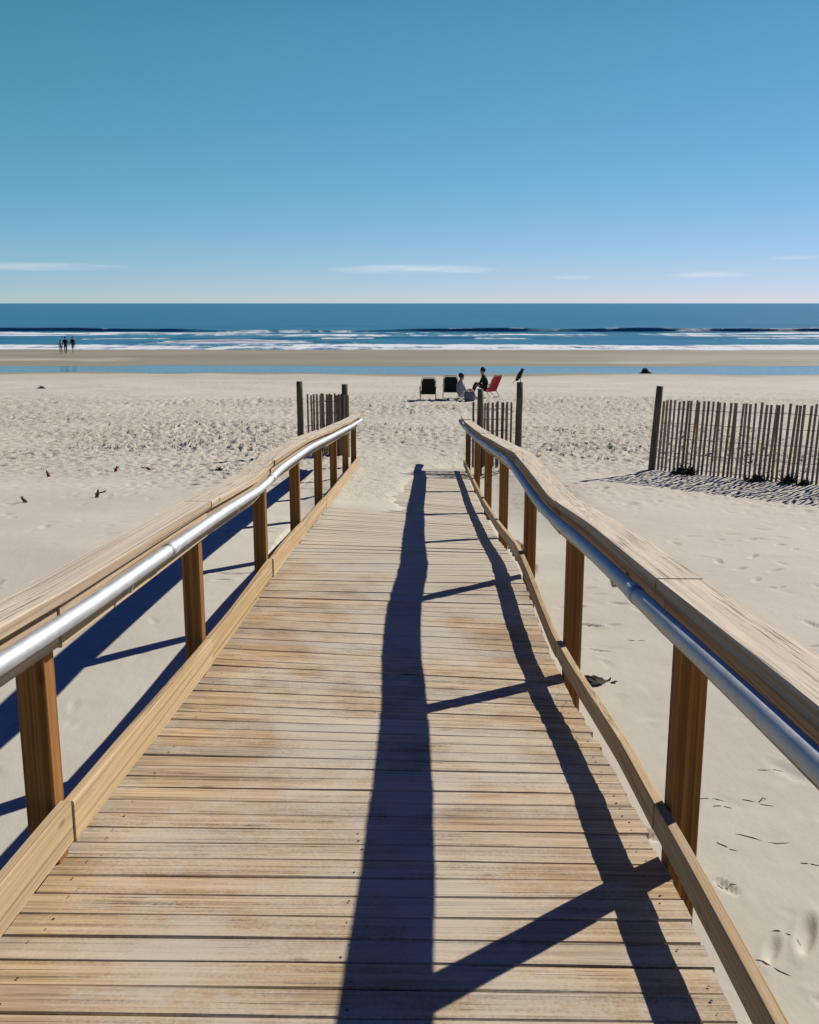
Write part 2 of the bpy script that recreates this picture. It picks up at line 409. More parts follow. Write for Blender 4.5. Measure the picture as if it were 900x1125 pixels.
# rows get denser where the beach is seen at a shallower angle (plain level of detail)
def row_depths(p0, p1, step, H=3.0, f=1100.0):
    out = []; p = p0
    while p > p1:
        out.append(p); p -= step
    return out
ang = np.concatenate([np.arange(62, 20, -0.16), np.arange(20, 10.5, -0.045), np.arange(10.5, 4.6, -0.018), np.arange(4.6, 2.4, -0.022)])
ys = []
for a_ in ang:
    y = 5.0
    for _ in range(30): y = 0.5 * y + 0.5 * (-base_z(y) / math.tan(R(a_)))
    ys.append(y)
ys = np.array(sorted(ys))
ys = np.concatenate([[-12, -8, -5, -3, -1.5, -0.5, 0.3, 0.8], ys[ys > 1.1], [125, 135, 150, 200, 300, 600, 3000]])
ln = lanes(760, 0.60, 5.0, 7)
X = ln[None, :] * np.maximum(ys + 6.0, 5.0)[:, None]; Y = np.repeat(ys[:, None], len(ln), 1)
Zs, TR, WET = ground(X, Y)
sand = grid_mesh('beach_sand', X, Y, Zs, M['sand'], {'wet': WET, 'rough': TR})
tag(sand, kind='structure')

def gz(x, y): return float(ground(np.array([float(x)]), np.array([float(y)]))[0][0])

# tidal pool lying in the runnel behind the sand bar
xs = np.linspace(-420, 420, 160); yy = np.linspace(69, 88, 24)
PX, PY = np.meshgrid(xs, yy)
pool = grid_mesh('tidal_pool', PX, PY, np.full_like(PX, -5.035), M['pool'], {})
tag(pool, kind='structure')

# the sea: swell, two lines of breakers and the swash
sy = np.concatenate([np.arange(109, 128, 0.5), np.arange(128, 162, 0.25), np.arange(162, 182, 0.6), np.arange(182, 200, 0.16), np.arange(200, 225, 0.5), np.geomspace(225.5, 900, 150), np.geomspace(930, 26000, 60)])
ln2 = lanes(620, 0.55, 4.5, 7)
SX = ln2[None, :] * (sy + 6)[:, None]; SY = np.repeat(sy[:, None], len(ln2), 1)
def ridge(d, front, back): return np.where(d < 0, np.exp(-(d / front) ** 2), np.exp(-(d / back) ** 2))
h = 0.10 * fbm(SX / 14, SY / 5, 3, 201) * sstep(116, 140, SY) * (1 - sstep(300, 900, SY))
cA = 190 + 5 * vnoise(SX / 45, SX * 0, 210) + 1.2 * vnoise(SX / 9, SX * 0, 211)
envA = np.clip(0.42 + 0.58 * (1 - sstep(-48, -38, SX)) + 0.58 * sstep(-12, 0, SX), 0, 1) * (0.85 + 0.35 * vnoise(SX / 13, SX * 0, 213))
dA = SY - cA
h = h + 0.80 * envA * ridge(dA, 0.42, 4.5)
cC = 152 + 7 * vnoise(SX / 30, SX * 0, 220); envC = np.clip(0.6 + 0.9 * vnoise(SX / 25, SX * 0, 221), 0.1, 1)
h = h + 0.34 * envC * ridge(SY - cC, 0.35, 3.5)
cB = 136 + 4 * vnoise(SX / 22, SX * 0, 230); envB = np.clip(0.35 + 1.1 * vnoise(SX / 16, SX * 0, 231), 0, 1) + 0.8 * np.exp(-((SX + 25) / 6) ** 2)
h = h + 0.34 * envB * ridge(SY - cB, 0.4, 3.0)
cD = 240 + 20 * vnoise(SX / 60, SX * 0, 240)
h = h + 0.25 * ridge(SY - cD, 3, 9) * np.clip(0.5 + vnoise(SX / 40, SX * 0, 241), 0, 1)
st = fbm(SX / 16, SY / 4.5, 4, 250)
foam = 0.95 * sstep(160, 165, SY - 4 * vnoise(SX / 18, SX * 0, 251)) * (1 - sstep(-5.5, -3.2, dA)) * np.clip(0.49 + 0.9 * st + 0.14 * (1 - sstep(-60, 10, SX)), 0, 0.85)
foam = np.maximum(foam, 0.9 * np.exp(-((dA - 0.6) / 1.0) ** 2) * sstep(0.08, 0.3, vnoise(SX / 3.5, SX * 0, 252) + 0.5 * np.exp(-((SX - 8) / 10) ** 2) - 0.05))
foam = np.maximum(foam, (1 - sstep(-38, -20, np.abs(SX + 25) - 40)) * 0)
foam = np.maximum(foam, 0.7 * np.exp(-((dA + 1.5) / 3.0) ** 2) * sstep(-44, -36, SX) * (1 - sstep(-14, -6, SX)))
foam = np.maximum(foam, (1 - sstep(128, 135, SY + 5 * vnoise(SX / 15, SX * 0, 253))) * np.clip(0.74 + 0.5 * st, 0, 0.9))
foam = np.maximum(foam, np.exp(-((SY - cB + 0.8) / 1.6) ** 2) * np.clip(envB, 0, 1))
foam = np.maximum(foam, 0.75 * np.exp(-((SY - cC + 0.6) / 0.9) ** 2) * sstep(0.0, 0.25, vnoise(SX / 11, SX * 0, 254)))
sea = grid_mesh('sea', SX, SY, -5.2 + h, M['sea'], {'foam': foam})
tag(sea, kind='structure')

# ------------------------------------------------------------------ boardwalk
BW = Vector((-0.18, 8.0, deck_z(8.0)))
bw = thing('boardwalk', BW, 'long weathered timber boardwalk ramp with wooden railings and steel handrails running down onto the beach', 'boardwalk')
# deck planks
mb = MB(); nails = MB()
s = -0.9; tilt = Matrix.Rotation(-math.atan(SL), 3, 'X')
k = 0
while s < 18.4:
    pitch = 0.110; wd = 0.1072 + random.uniform(-0.0028, 0.0016); th = 0.030
    x0 = -1.140 + random.uniform(-0.010, 0.012); x1 = 0.752 + random.uniform(-0.012, 0.004)
    dz = random.uniform(-0.0022, 0.0022); ph = random.uniform(0, 6); skew = random.uniform(-0.003, 0.003); cup = random.uniform(-0.0015, 0.002)
    secs = []
    for i in range(13):
        t = i / 12; x = x0 + (x1 - x0) * t
        wz = dz + 0.0014 * math.sin(ph + 5 * t) + random.uniform(-0.0004, 0.0004); wy = skew * (t - 0.5) + 0.0012 * math.sin(2 * ph + 7 * t)
        hw = wd / 2; b = 0.004
        prof = [(-hw, -th), (-hw, -b), (-hw + b, cup), (0, -cup * 0.5), (hw - b, cup), (hw, -b), (hw, -th)]
        yc = s + hw + wy
        secs.append([Vector((x, yc + p, deck_z(yc + p, 0.3 + 0.75 * t) + q + wz)) for p, q in prof][::-1])
    mb.sweep(secs)
    if s < 9:
        for nx in (-1.03, -0.2, 0.69):
            for ny in (0.022, 0.08):
                if random.random() > (0.75 if nx > 0.5 else 0.4): continue
                jx = nx + random.uniform(-0.022, 0.022); y = s + ny + random.uniform(-0.006, 0.006)
                rr = random.uniform(0.0025, 0.0048)
                zc = deck_z(y, 0.3 + 0.75 * (jx + 1.14) / 1.89) + dz + 0.0030
                nails.add([(jx + rr * math.cos(a), y + rr * math.sin(a), zc - SL * rr * math.sin(a)) for a in [j * math.pi / 4 for j in range(8)]], [tuple(range(8))])
    s += pitch; k += 1
decking = mb.build('decking', M['deck'], bw)
nl = nails.build('nail_heads', M['nail'], decking); nl['kind'] = 'stuff'
for xj in (-1.05, -0.2, 0.70):
    mb = MB(); p = []
    for i in range(81):
        y = -0.9 + 19.0 * i / 80; zt = deck_z(y) - 0.033
        zt = deck_z(y, 0.3 + 0.75 * (xj + 1.14) / 1.89) - 0.036
        p.append([Vector((xj + a, y, zt + b)) for a, b in ((-.019, -.14), (.019, -.14), (.019, 0), (-.019, 0))])
    mb.sweep(p); mb.build('joist', M['rail'], bw)

# control points along each rail: distance along the ramp, height of the cap above the deck, sideways shift
POST_R = [-1.5, 0.65, 2.87, 5.16, 7.4, 9.9, 12.25, 14.8, 17.9]
PROF_R = ([-1.5, .84, 2.885, 4.1, 5.0, 5.5, 6.3, 7.0, 7.6, 9.0, 11.4, 14.0, 16.7, 18.0, 18.7],
          [.972, .945, .902, .88, .845, .838, .866, .890, .910, .872, .804, .750, .710, .722, .748])
POST_L = [-1.2, 0.84, 2.83, 4.86, 6.95, 8.88, 10.92, 12.8, 14.75, 16.5]
PROF_L = ([-1.2, .84, 2.83, 4.86, 6.2, 7.0, 8.9, 11, 14.3, 16.2, 16.9],
          [.915, .905, .872, .877, .860, .908, .922, .888, .843, .835, .845])

def rail_side(side, PY, PROF, xin):
    sg = 1 if side == 'r' else -1                   # outward direction in x
    n = len(PY)
    def at(y):
        return float(np.interp(y, *PROF)) + plane_z(y), 0.0
    ends = PY[:]; ends[-1] = PY[-1] + 0.30
    board = MB(); cap = MB(); curb = MB()
    for i in range(n - 1):
        y0 = PY[i] if i else PY[0]; y1 = PY[i + 1] if i < n - 2 else PY[-1] + 0.14
        jo = random.uniform(-0.003, 0.003); jz = random.uniform(-0.003, 0.003)
        ph = random.uniform(0, 6)
        for kind in ('board', 'cap', 'curb'):
            secs = []
            if kind == 'cap' and side == 'l' and i == 2: continue
            if kind == 'cap' and side == 'l' and i == 1: y1c = PY[3]
            elif kind == 'cap' and i == n - 2: y1c = PY[-1] + (0.75 if side == 'r' else 0.32)
            else: y1c = y1
            for j in range(13):
                t = j / 12; y = y0 + 0.003 + (y1c - y0 - 0.006) * t
                zt, dx = at(y)
                wob = 0.0025 * math.sin(ph + 4 * t); woz = 0.002 * math.sin(2 * ph + 3 * t)
                if kind == 'board':
                    a0, a1 = 0.0, 0.036; b0, b1 = zt - 0.178, zt - 0.040
                elif kind == 'cap':
                    a0, a1 = -0.031, 0.112; b0, b1 = zt - 0.038, zt
                else:
                    a0, a1 = 0.0, 0.036
                    if side == 'r': b0, b1 = deck_z(y) + 0.098, deck_z(y) + 0.188
                    else: b0, b1 = deck_z(y, 0.33) + 0.062, deck_z(y, 0.33) + 0.200
                bv = 0.004
                pr = [(a0 + bv, b0), (a0, b0 + bv), (a0, b1 - bv), (a0 + bv, b1), (a1 - bv, b1), (a1, b1 - bv), (a1, b0 + bv), (a1 - bv, b0)]
                pts = [Vector((xin + sg * (a + wob + jo) + dx, y, z + woz + jz)) for a, z in pr]
                secs.append(pts if sg > 0 else pts[::-1])
            {'board': board, 'cap': cap, 'curb': curb}[kind].sweep(secs)
    cur = curb.build('toe_rail', M['rail'], bw)
    gr = board.build('guard_rail', M['cap'], bw)
    cp = cap.build('rail_cap', M['cap'], gr)
    # steel grab pipe on the inner face, a little below the cap
    pipe = MB(); path = []
    yy = list(np.arange(-1.1, PY[-1] + (0.4 if side == 'r' else -0.05), 0.34))
    px = xin - sg * 0.062
    for y in yy:
        w = 0.22
        z = np.mean([at(y + o)[0] for o in (-w, 0, w)]); dx = np.mean([at(y + o)[1] for o in (-w, 0, w)])
        path.append(Vector((px + dx, y, z - 0.072)))
    e = path[-1]; path.append(e + Vector((sg * 0.035, 0.06, -0.004))); path.append(e + Vector((sg * 0.064, 0.075, -0.008)))
    pipe.tube(path, 0.0255, 14)
    for yj in ((8.3, 3.0) if side == 'r' else (6.6, 3.9)):
        z, dx = at(yj); pipe.tube([(px + dx, yj - 0.05, z - 0.072 + SL * 0.05), (px + dx, yj + 0.05, z - 0.072 - SL * 0.05)], 0.0285, 14)
    pipe.build('grab_pipe', M['steel'], gr, smooth=True)
    for i in range(n - 1):
        yb = PY[i] + 0.55
        z, dx = at(yb); br = MB(); zc = z - 0.072
        br.box((xin + dx - sg * 0.003, yb, zc - 0.045), (0.005, 0.04, 0.06), bev=0.001)
        br.tube([(xin + dx - sg * 0.005, yb, zc - 0.055), (px + dx + sg * 0.012, yb, zc - 0.06), (px + dx, yb, zc - 0.022)], 0.006, 6)
        br.build('pipe_bracket', M['steel'], gr)
    for i in range(n):
        y = PY[i]; zt, dx = at(y); x = xin + dx + sg * (0.037 + 0.0455) + random.uniform(-0.001, 0.004) * sg
        zb = min(gz(x, y), deck_z(y)) - 0.45; zt -= 0.041
        mb = MB(); m3 = rotm('Z', random.uniform(-0.02, 0.02))
        mb.box((x, y, (zb + zt) / 2), (0.088, 0.088, zt - zb), m3, bev=0.004)
        mb.build('post', M['post'], bw)
rail_side('r', POST_R, PROF_R, 0.72)
rail_side('l', POST_L, PROF_L, -1.08)

# ------------------------------------------------------------------ sand fences
def round_post(x, y, h, r, lean=(0, 0)):
    z = float(base_z(y)); mb = MB(); path = []; rs = []
    for i in range(7):
        t = i / 6; path.append((x + lean[0] * t + random.uniform(-.004, .004), y + lean[1] * t, z - 0.5 + (h + 0.5) * t)); rs.append(r * (1.06 - 0.12 * t))
    mb.tube(path, rs, 10); return mb

def sand_fence(name, loc, label, posts, runs, slat_h, spacing, lean, zoff=0.0, wires=(0.12, 0.36, 0.6, 0.84, 1.06)):
    t = thing(name, loc, label, 'fence')
    for (x, y, h, r, ln_) in posts: round_post(x, y, h, r, ln_).build('post', M['oldpost'], t, smooth=True)
    sl = MB(); wr = MB()
    for pts in runs:
        P = [Vector((a, b)) for a, b in pts]
        L = [(P[i + 1] - P[i]).length for i in range(len(P) - 1)]; tot = sum(L); d = 0.04; wp = [[] for _ in wires]
        while d < tot:
            q = d; i = 0
            while q > L[i]: q -= L[i]; i += 1
            dirv = (P[i + 1] - P[i]).normalized(); p = P[i] + dirv * q + Vector((dirv.y, -dirv.x)) * random.uniform(-0.007, 0.007)
            z = float(base_z(p.y)) + zoff
            hh = slat_h * random.uniform(0.985, 1.015); a = lean + random.uniform(-0.012, 0.012)
            m3 = rotm('Z', math.atan2(dirv.y, dirv.x) + random.uniform(-0.12, 0.12)) @ rotm('Y', a) @ rotm('X', random.uniform(-0.03, 0.03))
            sl.box(Vector((p.x, p.y, z - 0.16)) + m3 @ Vector((0, 0, hh / 2 + 0.08)), (0.036 * random.uniform(0.85, 1.1), 0.011, hh + 0.16), m3)
            for k, wz in enumerate(wires):
                wp[k].append(Vector((p.x, p.y, z - 0.1)) + m3 @ Vector((0, random.choice((-0.008, 0.008)), 0.1 + wz * slat_h / 1.2 + random.uniform(-.008, .008))))
            d += spacing * random.uniform(0.96, 1.04)
        for w in wp:
            if len(w) > 1: wr.tube(w, 0.0035, 5)
    sl.build('slat_panel', M['slat'], t); wr.build('wire', M['wire'], t)
    return t

sand_fence('sand_fence', (6.2, 13.2, gz(6.2, 13.2)), 'long weathered slat fence in open sand on the right, seaweed at its foot',
           [(3.55, 15.55, 1.36, 0.055, (0.09, 0)), (6.95, 11.62, 1.35, 0.055, (0.03, 0)), (10.45, 8.2, 1.35, 0.055, (0, 0))],
           [[(3.61, 15.48), (5.0, 13.75), (6.9, 11.6), (10.4, 8.2)]], 1.15, 0.0735, 0.045, 0.0)
sand_fence('sand_fence', (-1.9, 18.2, gz(-1.9, 18.2)), 'short slat fence between two dark posts behind the far end of the left railing',
           [(-2.22, 18.0, 1.36, 0.06, (-0.01, 0)), (-1.44, 18.3, 1.30, 0.06, (0, 0))],
           [[(-2.12, 18.0), (-1.5, 18.25)], [(-2.05, 18.3), (-1.4, 18.45)], [(-1.56, 18.16), (-1.36, 18.2)]], 1.12, 0.075, 0.0)
sand_fence('sand_fence', (1.3, 17.9, gz(1.3, 17.9)), 'short slat fence between two posts behind the far end of the right railing',
           [(0.98, 17.6, 1.24, 0.055, (0.01, 0)), (1.66, 17.6, 1.36, 0.06, (0.02, 0))],
           [[(0.84, 17.7), (1.6, 17.65)], [(1.05, 17.9), (1.55, 17.8)]], 1.0, 0.082, 0.0)

# ------------------------------------------------------------------ figures
def skin_body(name, joints, edges, radii, mats, matfun, parent=None, origin=(0, 0, 0), root=0):
    me = bpy.data.meshes.new(name); o0 = Vector(origin)
    me.from_pydata([tuple(Vector(j)) for j in joints], edges, [])
    o = bpy.data.objects.new(name, me); col.objects.link(o)
    md = o.modifiers.new('skin', 'SKIN')
    if not me.skin_vertices: raise RuntimeError('no skin layer')
    for i, r in enumerate(radii):
        me.skin_vertices[0].data[i].radius = (r, r) if not isinstance(r, tuple) else r
        me.skin_vertices[0].data[i].use_root = (i == root)
    sb = o.modifiers.new('sub', 'SUBSURF'); sb.levels = 2; sb.render_levels = 2
    dg = bpy.context.evaluated_depsgraph_get(); dg.update()
    new = bpy.data.meshes.new_from_object(o.evaluated_get(dg))
    o.modifiers.clear(); o.data = new; new.name = name
    new.materials.clear()
    for m in mats: new.materials.append(m)
    for p in new.polygons:
        p.material_index = matfun(p.center); p.use_smooth = True
    if parent: o.parent = parent
    return o

def person(loc, joints, edges, radii, mats, matfun, label, group, headc, headr, rz=0.0, scale=1.0, hairdir=(0, 0.25, 0.2)):
    t = thing('person', loc, label, 'person', group); t.rotation_euler.z = rz; t.scale = (scale,) * 3
    skin_body('body', joints, edges, radii, mats, matfun, t)
    mb = MB(); hc = Vector(headc)
    mb.ellipsoid(hc + Vector(hairdir) * headr, (headr * 0.98, headr * 1.05, headr * 1.08), n=12, m=8)
    hd = mb.build('hair', M['hair'], None, smooth=True); hd.parent = t
    return t

def standing(loc, rz, scale, stride, mats, label, group, arms=0.12):
    s = stride
    J = [(0, 0, 0.93), (0, 0, 1.15), (0, 0, 1.40), (0, -0.01, 1.52), (0, -0.015, 1.60), (0, -0.02, 1.68),
         (0.10, 0, 0.88), (0.11, -s * .5, 0.48), (0.11, -s * .55 + 0.03, 0.08), (0.12, -s * .55 - 0.12, 0.03),
         (-0.10, 0, 0.88), (-0.11, s * .35, 0.48), (-0.11, s * .75, 0.09), (-0.12, s * .75 - 0.13, 0.03),
         (0.19, 0, 1.38), (0.26, 0.02 + arms * .5, 1.12), (0.25, -0.02 - arms * 0.2, 0.86), (0.25, -0.05 - arms * .2, 0.78),
         (-0.19, 0, 1.38), (-0.26, 0.02 - arms * .5, 1.12), (-0.25, -0.08 - arms, 0.87), (-0.25, -0.11 - arms, 0.79)]
    E = [(0, 1), (1, 2), (2, 3), (3, 4), (4, 5), (0, 6), (6, 7), (7, 8), (8, 9), (0, 10), (10, 11), (11, 12), (12, 13),
         (2, 14), (14, 15), (15, 16), (16, 17), (2, 18), (18, 19), (19, 20), (20, 21)]
    Rr = [0.145, 0.135, 0.15, 0.055, 0.085, 0.095, 0.09, 0.062, 0.042, 0.038, 0.09, 0.062, 0.042, 0.038,
          0.065, 0.048, 0.036, 0.035, 0.065, 0.048, 0.036, 0.035]
    def mf(c):
        if c.z > 1.50: return 2
        if c.z > 0.90 and not (abs(c.x) > 0.2 and c.z < 0.9): return 0
        if abs(c.x) > 0.2 and c.z > 0.7: return 2
        return 1 if c.z > 0.12 else 2
    return person(loc, J, E, Rr, mats, mf, label, group, (0, -0.02, 1.66), 0.10, rz, scale, (0, 0.3, 0.35))

g3 = 'three people walking at the edge of the sea'
for (x, y, sc_, rz, st_, mt, lb) in (
        (-37.3, 103.6, 0.78, 0.4, 0.28, ('grey_cloth', 'navy', 'skin'), 'shortest of the people at the water, in grey, walking a step apart'),
        (-36.45, 102.6, 0.96, 0.2, 0.42, ('navy', 'navy', 'skin'), 'person in black mid-stride at the centre of the group by the surf'),
        (-36.05, 103.6, 0.96, -0.3, 0.34, ('navy', 'grey_cloth', 'skin'), 'rightmost of the people at the surf, person in a black top and grey trousers')):
    standing((x, y, gz(x, y) - 0.01), rz, sc_, st_, [M[q] for q in mt], lb, g3)

def seated(loc, rz, seat, mats, label, group, lean=0.0, scale=1.0, headtilt=0.0):
    z = seat; l = lean
    # faces -Y; seat height z; legs stretched forward over low ground
    sh = Vector((0, 0.05 - 0.42 * math.sin(l), z + 0.12 + 0.42 * math.cos(l)))
    J = [(0, 0, z + 0.10), (0, 0.03 - 0.2 * math.sin(l), z + 0.32), tuple(sh), tuple(sh + Vector((0, -0.03, 0.11))), tuple(sh + Vector((0, -0.06 - headtilt, 0.19))), tuple(sh + Vector((0, -0.08 - headtilt, 0.27))),
         (0.10, -0.05, z + 0.09), (0.14, -0.42, z + 0.27), (0.14, -0.62, 0.06), (0.14, -0.76, 0.05),
         (-0.10, -0.05, z + 0.09), (-0.14, -0.40, z + 0.30), (-0.14, -0.56, 0.06), (-0.14, -0.70, 0.05),
         tuple(sh + Vector((0.18, 0, -0.03))), tuple(sh + Vector((0.23, -0.10, -0.26))), tuple(sh + Vector((0.17, -0.30, -0.30))), tuple(sh + Vector((0.15, -0.37, -0.28))),
         tuple(sh + Vector((-0.18, 0, -0.03))), tuple(sh + Vector((-0.23, -0.10, -0.26))), tuple(sh + Vector((-0.17, -0.30, -0.32))), tuple(sh + Vector((-0.15, -0.37, -0.31)))]
    E = [(0, 1), (1, 2), (2, 3), (3, 4), (4, 5), (0, 6), (6, 7), (7, 8), (8, 9), (0, 10), (10, 11), (11, 12), (12, 13),
         (2, 14), (14, 15), (15, 16), (16, 17), (2, 18), (18, 19), (19, 20), (20, 21)]
    Rr = [0.145, 0.135, 0.145, 0.052, 0.085, 0.095, 0.09, 0.062, 0.042, 0.038, 0.09, 0.062, 0.042, 0.038,
          0.062, 0.046, 0.036, 0.034, 0.062, 0.046, 0.036, 0.034]
    hz = sh.z + 0.10
    def mf(c):
        if c.z > hz: return 2
        if abs(c.x) > 0.11 and c.y < sh.y - 0.2 and c.z > z + 0.2 and c.z < sh.z - 0.18: return 2
        if c.z > z + 0.16 and c.y > -0.22: return 0
        if c.z < 0.12 and c.y < -0.5: return 2
        return 1
    hc = sh + Vector((0, -0.07 - headtilt, 0.25))
    return person(loc, J, E, Rr, mats, mf, label, group, hc, 0.10, rz, scale, (0, 0.35, 0.25))

g4 = 'people sitting on the beach by the folding chairs'

# ------------------------------------------------------------------ beach chairs
def beach_chair(loc, rz, fabric, label, group):
    t = thing('beach_chair', loc, label, 'chair', group); t.rotation_euler.z = rz
    # faces +Y (sitter looks to +Y); low folding sand chair
    def part(mb, name, m):
        o = mb.build(name, m, None); o.parent = t; return o
    def panel(pts, th):
        a, b, c, d = [Vector(p) for p in pts]; n = (b - a).cross(d - a).normalized() * th
        mb = MB(); rows = []
        for i in range(7):
            u = i / 6; L_ = a.lerp(d, u); R_ = b.lerp(c, u); row = []
            for j in range(7):
                v = j / 6; sag = -0.03 * math.sin(math.pi * v) * math.sin(math.pi * min(1, u * 1.1 + .05)) ; row.append(L_.lerp(R_, v) + n / th * sag)
            
            if u > 0.8 and abs(pts[2][2] - pts[0][2]) > 0.3:
                k_ = (u - 0.8) / 0.2; cx_ = sum((q.x for q in row)) / 7
                for q in row: q.x = cx_ + (q.x - cx_) * (1 - 0.22 * k_ * k_)
            rows.append(row)
        vs = [p for r in rows for p in r] + [p + n for r in rows for p in r]; fs = []
        for i in range(6):
            for j in range(6):
                q = i * 7 + j; fs += [(q, q + 1, q + 8, q + 7), (q + 49, q + 56, q + 57, q + 50)]
        for i in range(6):
            fs += [(i, i + 49, i + 50, i + 1), (42 + i, 43 + i, 92 + i, 91 + i), (i * 7, i * 7 + 7, i * 7 + 56, i * 7 + 49), (i * 7 + 6, i * 7 + 55, i * 7 + 62, i * 7 + 13)]
        mb.add(vs, fs); return mb
    part(panel([(-.25, -.08, .24), (.25, -.08, .24), (.24, -.36, .80), (-.24, -.36, .80)], 0.02), 'backrest', fabric)
    part(panel([(-.25, .36, .30), (.25, .36, .30), (.25, -.08, .23), (-.25, -.08, .23)], 0.02), 'seat', fabric)
    for sx in (-1, 1):
        x = 0.275 * sx
        mb = MB(); mb.tube([(x, -.05, .22), (x * .98, -.22, .54), (x * .93, -.33, .75), (x * .72, -.37, .83)], 0.012, 7); part(mb, 'back_frame', M['dark_metal'])
        mb = MB(); mb.tube([(x, .38, .31), (x, .1, .26), (x, -.09, .22)], 0.012, 7); part(mb, 'seat_frame', M['dark_metal'])
        mb = MB(); mb.tube([(x, .34, .30), (x * 1.03, .02, .015), (x * 1.03, -.22, .015), (x, -.05, .24)], 0.011, 7); part(mb, 'leg', M['dark_metal'])
        mb = MB(); mb.box((x * 1.04, .10, .445), (.05, .42, .022), rotm('X', -0.05), bev=.005); part(mb, 'armrest', M['dark_metal'])
        mb = MB(); mb.tube([(x * 1.04, .27, .30), (x * 1.04, .27, .435)], 0.01, 6); part(mb, 'arm_support', M['dark_metal'])
    mb = MB(); mb.tube([(-.2, -.37, .83), (.2, -.37, .83)], 0.012, 7); part(mb, 'top_bar', M['dark_metal'])
    mb = MB(); mb.tube([(-.28, -.22, .015), (.28, -.22, .015)], 0.011, 7); part(mb, 'foot_bar', M['dark_metal'])
    return t

gc = 'folding chairs on the beach'
def at(u, y): return ((u - 466) / 1100.0 * y, y)
beach_chair((0.15, 36.3, gz(0.15, 36.3)), 0.06, M['black_fabric'], 'black folding chair standing empty at the left end of the group, seen from behind', gc)
beach_chair((0.98, 36.5, gz(0.98, 36.5)), -0.05, M['black_fabric'], 'black folding chair next to the person in pale grey, seen from behind', gc)
rc = beach_chair((2.45, 37.2, gz(2.45, 37.2)), R(48), M['red_fabric'], 'red folding chair leaning back, turned sideways to the sea', gc)
seated((1.30, 36.1, gz(1.30, 36.1)), R(115), 0.06, [M['grey_cloth'], M['pale_cloth'], M['skin']], 'person in pale grey clothes sitting on the sand beside a black chair', g4, lean=0.15)
seated((2.33, 37.2, gz(2.33, 37.2)), R(-80), 0.24, [M['navy'], M['navy'], M['skin']], 'person dressed in black leaning forward in the red chair', g4, lean=0.42)

# mauve bag between the two sitters
bx, by = 1.62, 35.4; bz = gz(bx, by)
t = thing('beach_bag', (bx, by, bz), 'mauve canvas bag standing on the sand between the two sitting people', 'bag')
mb = MB(); secs = []
for i in range(6):
    u = i / 5; w = 0.17 + 0.03 * math.sin(3 * u); d = 0.10 + 0.02 * math.sin(3 * u)
    secs.append([Vector((bx + w * math.copysign(abs(math.cos(a)) ** .5, math.cos(a)), by + d * math.copysign(abs(math.sin(a)) ** .5, math.sin(a)), bz + 0.34 * u - 0.02)) for a in [k * math.pi / 8 for k in range(16)]])
mb.sweep(secs); mb.build('body', M['bag'], t, smooth=True)
for sy_ in (-1, 1):
    mb = MB(); mb.tube([(bx + 0.10 * math.cos(a), by + sy_ * 0.07, bz + 0.31 + 0.11 * math.sin(a)) for a in [k * math.pi / 8 for k in range(9)]], 0.009, 6)
    mb.build('handle', M['bag'], t, smooth=True)

# bird perched on the post to the right of the railing's end
px, py = 1.68, 17.6; pz = float(base_z(py)) + 1.36
t = thing('bird', (px, py, pz), 'small dark bird with a pale breast perched on the post top by the right railing', 'bird')
lean = rotm('Y', R(28))
def bpart(mb, name, mat, par): return mb.build(name, mat, par, smooth=True)
mb = MB()
axis = [(-0.085, 0.0, -0.005), (-0.05, 0, 0.03), (-0.015, 0, 0.075), (0.012, 0, 0.12), (0.022, 0, 0.15), (0.030, 0, 0.172), (0.036, 0, 0.195), (0.040, 0, 0.208)]
mb.tube([(px + a, py + b, pz + 0.035 + c) for a, b, c in axis], [0.006, 0.026, 0.044, 0.042, 0.030, 0.027, 0.022, 0.006], 12)
bpart(mb, 'body', M['featherdark'], t)
mb = MB(); mb.ellipsoid((px + 0.018, py - 0.002, pz + 0.125), (0.034, 0.036, 0.055), rotm('Y', R(20)), 10, 8); bpart(mb, 'breast', M['featherpale'], t)
mb = MB(); mb.tube([(px + 0.05, py, pz + 0.223), (px + 0.072, py, pz + 0.222), (px + 0.088, py, pz + 0.214)], [0.008, 0.006, 0.001], 8); bpart(mb, 'beak', M['beak'], t)
for q in (-1, 1):
    mb = MB(); mb.ellipsoid((px - 0.022, py + q * 0.036, pz + 0.085), (0.022, 0.010, 0.075), rotm('Y', R(32)), 10, 6); bpart(mb, 'wing', M['featherdark'], t)
    mb = MB(); mb.tube([(px + 0.0, py + q * 0.016, pz + 0.075), (px + 0.008, py + q * 0.016, pz + 0.03), (px + 0.006, py + q * 0.018, pz - 0.002)], 0.0045, 6)
    mb.tube([(px + 0.004, py + q * 0.018, pz + 0.001), (px + 0.03, py + q * 0.022, pz + 0.001)], 0.004, 6); bpart(mb, 'leg', M['beak'], t)
mb = MB(); mb.box((px - 0.10, py, pz + 0.012), (0.075, 0.03, 0.008), rotm('Y', R(-40)), bev=0.002); bpart(mb, 'tail', M['featherdark'], t)

